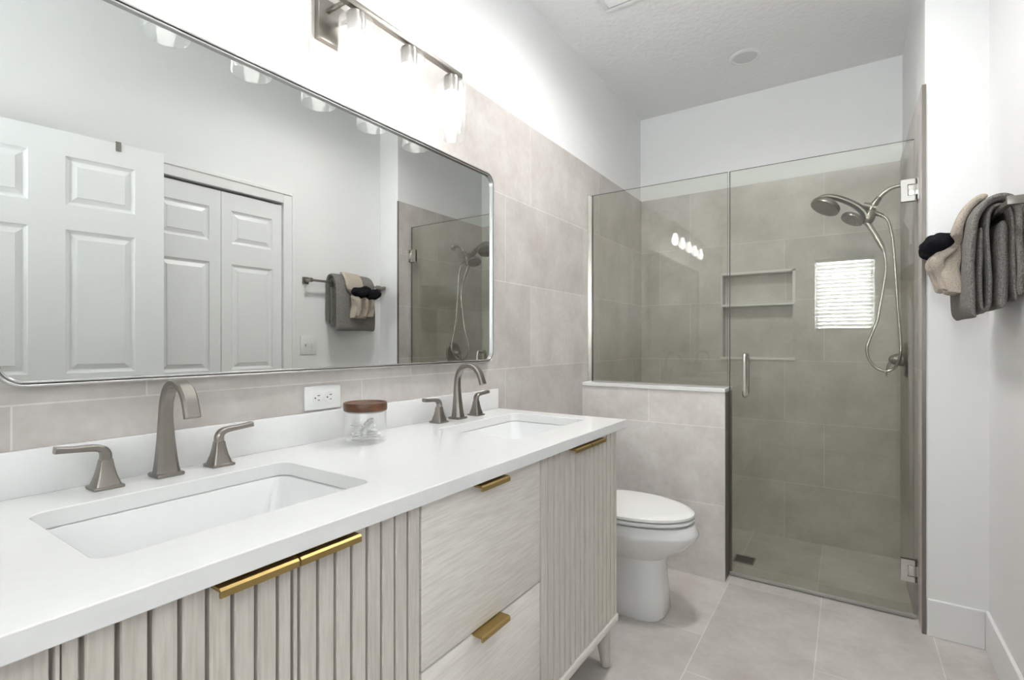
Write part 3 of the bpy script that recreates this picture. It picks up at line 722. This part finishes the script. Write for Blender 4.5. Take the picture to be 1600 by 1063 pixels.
def cloth_sheet(path_fn, ny, y0, y1, ns, th, amp, seed, yfn=None):
    """closed slab following path_fn(t)->(x,z) extruded along Y, thickness th, with soft noise"""
    front = []; back = []
    P = [Vector((*path_fn(i/ns), 0)) for i in range(ns+1)]
    b = bmesh.new(); F = []; B = []
    for i in range(ns+1):
        t = (P[min(i+1, ns)]-P[max(i-1, 0)]).normalized(); n = Vector((-t.y, t.x, 0))
        rf, rb = [], []
        for j in range(ny+1):
            y = y0+(y1-y0)*j/ny
            if yfn: y, dx = yfn(i/ns, j/ny, y)
            else: dx = 0
            q = noise.noise(Vector((P[i].x*9+seed, y*9, P[i].y*7)))*amp+noise.noise(Vector((P[i].x*30+seed, y*30, P[i].y*22)))*amp*.25
            e = .35+.65*min(1, min(i, ns-i)/1.5)*min(1, min(j, ny-j)/1.2+.0)
            h = th/2*max(.35, min(1, e))
            c = P[i]+n*q
            rf.append(b.verts.new((c.x+n.x*h+dx, y, c.y+n.y*h))); rb.append(b.verts.new((c.x-n.x*h+dx, y, c.y-n.y*h)))
        F.append(rf); B.append(rb)
    for i in range(ns):
        for j in range(ny):
            b.faces.new((F[i][j], F[i][j+1], F[i+1][j+1], F[i+1][j])); b.faces.new((B[i][j], B[i+1][j], B[i+1][j+1], B[i][j+1]))
    for i in range(ns):
        b.faces.new((F[i][0], F[i+1][0], B[i+1][0], B[i][0])); b.faces.new((F[i][ny], B[i][ny], B[i+1][ny], F[i+1][ny]))
    for j in range(ny):
        b.faces.new((F[0][j], B[0][j], B[0][j+1], F[0][j+1])); b.faces.new((F[ns][j], F[ns][j+1], B[ns][j+1], B[ns][j]))
    return b
def poly_path(pts):
    P = spline([(a, 0, c) for a, c in pts], 8); L = [0]
    for i in range(1, len(P)): L.append(L[-1]+(P[i]-P[i-1]).length)
    def fn(t):
        d = t*L[-1]
        for i in range(1, len(P)):
            if L[i] >= d:
                k = (d-L[i-1])/max(1e-9, L[i]-L[i-1]); q = P[i-1].lerp(P[i], k); return (q.x, q.z)
        return (P[-1].x, P[-1].z)
    return fn
mb = MB()
# bath towel folded in layers over the rail: inner fold (back tail to front loop) and outer fold
inner = poly_path([(1.652, 1.27), (1.650, 1.40), (1.646, 1.50), (1.640, 1.545), (1.625, 1.563), (1.608, 1.562), (1.596, 1.545), (1.592, 1.50), (1.594, 1.40), (1.596, 1.30), (1.594, 1.252), (1.583, 1.240), (1.573, 1.252), (1.572, 1.32), (1.572, 1.42), (1.573, 1.50)])
mb.merge(cloth_sheet(inner, 18, 2.085, 2.385, 64, .019, .006, 1.3))
outer = poly_path([(1.661, 1.285), (1.661, 1.40), (1.660, 1.52), (1.650, 1.570), (1.628, 1.590), (1.600, 1.586), (1.575, 1.562), (1.559, 1.52), (1.553, 1.45), (1.552, 1.35), (1.553, 1.27), (1.556, 1.235), (1.564, 1.222)])
mb.merge(cloth_sheet(outer, 18, 2.074, 2.392, 60, .024, .006, 5.1))
mid = poly_path([(1.624, 1.248), (1.625, 1.35), (1.625, 1.45), (1.624, 1.515)])
mb.merge(cloth_sheet(mid, 14, 2.083, 2.385, 20, .036, .005, 8.2))
gt = mb.build('bath_towel', 'grey_cloth'); move_origin(gt, (1.61, 2.235, 1.222))
ss = gt.modifiers.new('subsurf', 'SUBSURF'); ss.levels = 1; ss.render_levels = 1
tag(gt, 'thick folded grey bath towel hanging over the towel bar', 'towel')
# beige hand towel: draped over the grey one, gathered, fanned out below the black cloth
def tan_y(t, v, y):
    yc = 2.205+.060*min(1, max(0, (t-.35)/.5)); 
    wd = .14 if t < .42 else (.14-.055*math.sin(min(1, (t-.42)/.14)*PI) if t < .56 else .14)
    yy = yc+(v-.5)*wd
    pl = .011*math.sin(v*PI*5+t*3)*min(1, max(0, (t-.35)/.2))
    return yy, pl
tp = poly_path([(1.600, 1.604), (1.574, 1.596), (1.548, 1.560), (1.534, 1.51), (1.527, 1.475), (1.505, 1.445), (1.484, 1.425), (1.486, 1.400), (1.498, 1.372), (1.508, 1.345), (1.516, 1.318)])
mb = MB().merge(cloth_sheet(tp, 34, 2.14, 2.30, 60, .022, .006, 12.0, tan_y))
tp2 = poly_path([(1.538, 1.50), (1.530, 1.455), (1.518, 1.420), (1.514, 1.385), (1.522, 1.35), (1.532, 1.325), (1.535, 1.305)])
def tan_y2(t, v, y): return 2.235+(v-.5)*(.10+.03*t), .010*math.sin(v*PI*4+1+t*2)
mb.merge(cloth_sheet(tp2, 28, 2.14, 2.30, 40, .036, .009, 17.0, tan_y2))
tt = mb.build('hand_towel', 'tan_cloth'); move_origin(tt, (1.52, 2.25, 1.305))
ss = tt.modifiers.new('subsurf', 'SUBSURF'); ss.levels = 1; ss.render_levels = 1
tag(tt, 'beige hand towel draped over the grey towel and gathered under black cloth', 'towel')
# black washcloth tied into a bow
b = bmesh.new()
def lump(c, s, seed, rot):
    q = bmesh.new(); bmesh.ops.create_icosphere(q, subdivisions=4, radius=1)
    for v in q.verts:
        d = 1+.22*noise.noise(v.co*1.4+Vector((seed, 0, 0)))+.10*math.sin(v.co.y*7+seed)*.5
        v.co = Vector((v.co.x*s[0], v.co.y*s[1], v.co.z*s[2]))*d
        v.co = Matrix.Rotation(rot, 3, 'X') @ v.co+Vector(c)
    me = bpy.data.meshes.new('t'); q.to_mesh(me); q.free(); b.from_mesh(me); bpy.data.meshes.remove(me)
lump((1.490, 2.215, 1.474), (.046, .060, .037), 2.0, -.10)
lump((1.490, 2.325, 1.468), (.042, .070, .035), 6.0, .16)
lump((1.506, 2.268, 1.490), (.036, .045, .032), 9.0, 0)
bt = link('washcloth', b, 'black_cloth'); move_origin(bt, (1.49, 2.27, 1.43))
tag(bt, 'black washcloth bunched like a bow on the beige towel', 'washcloth')
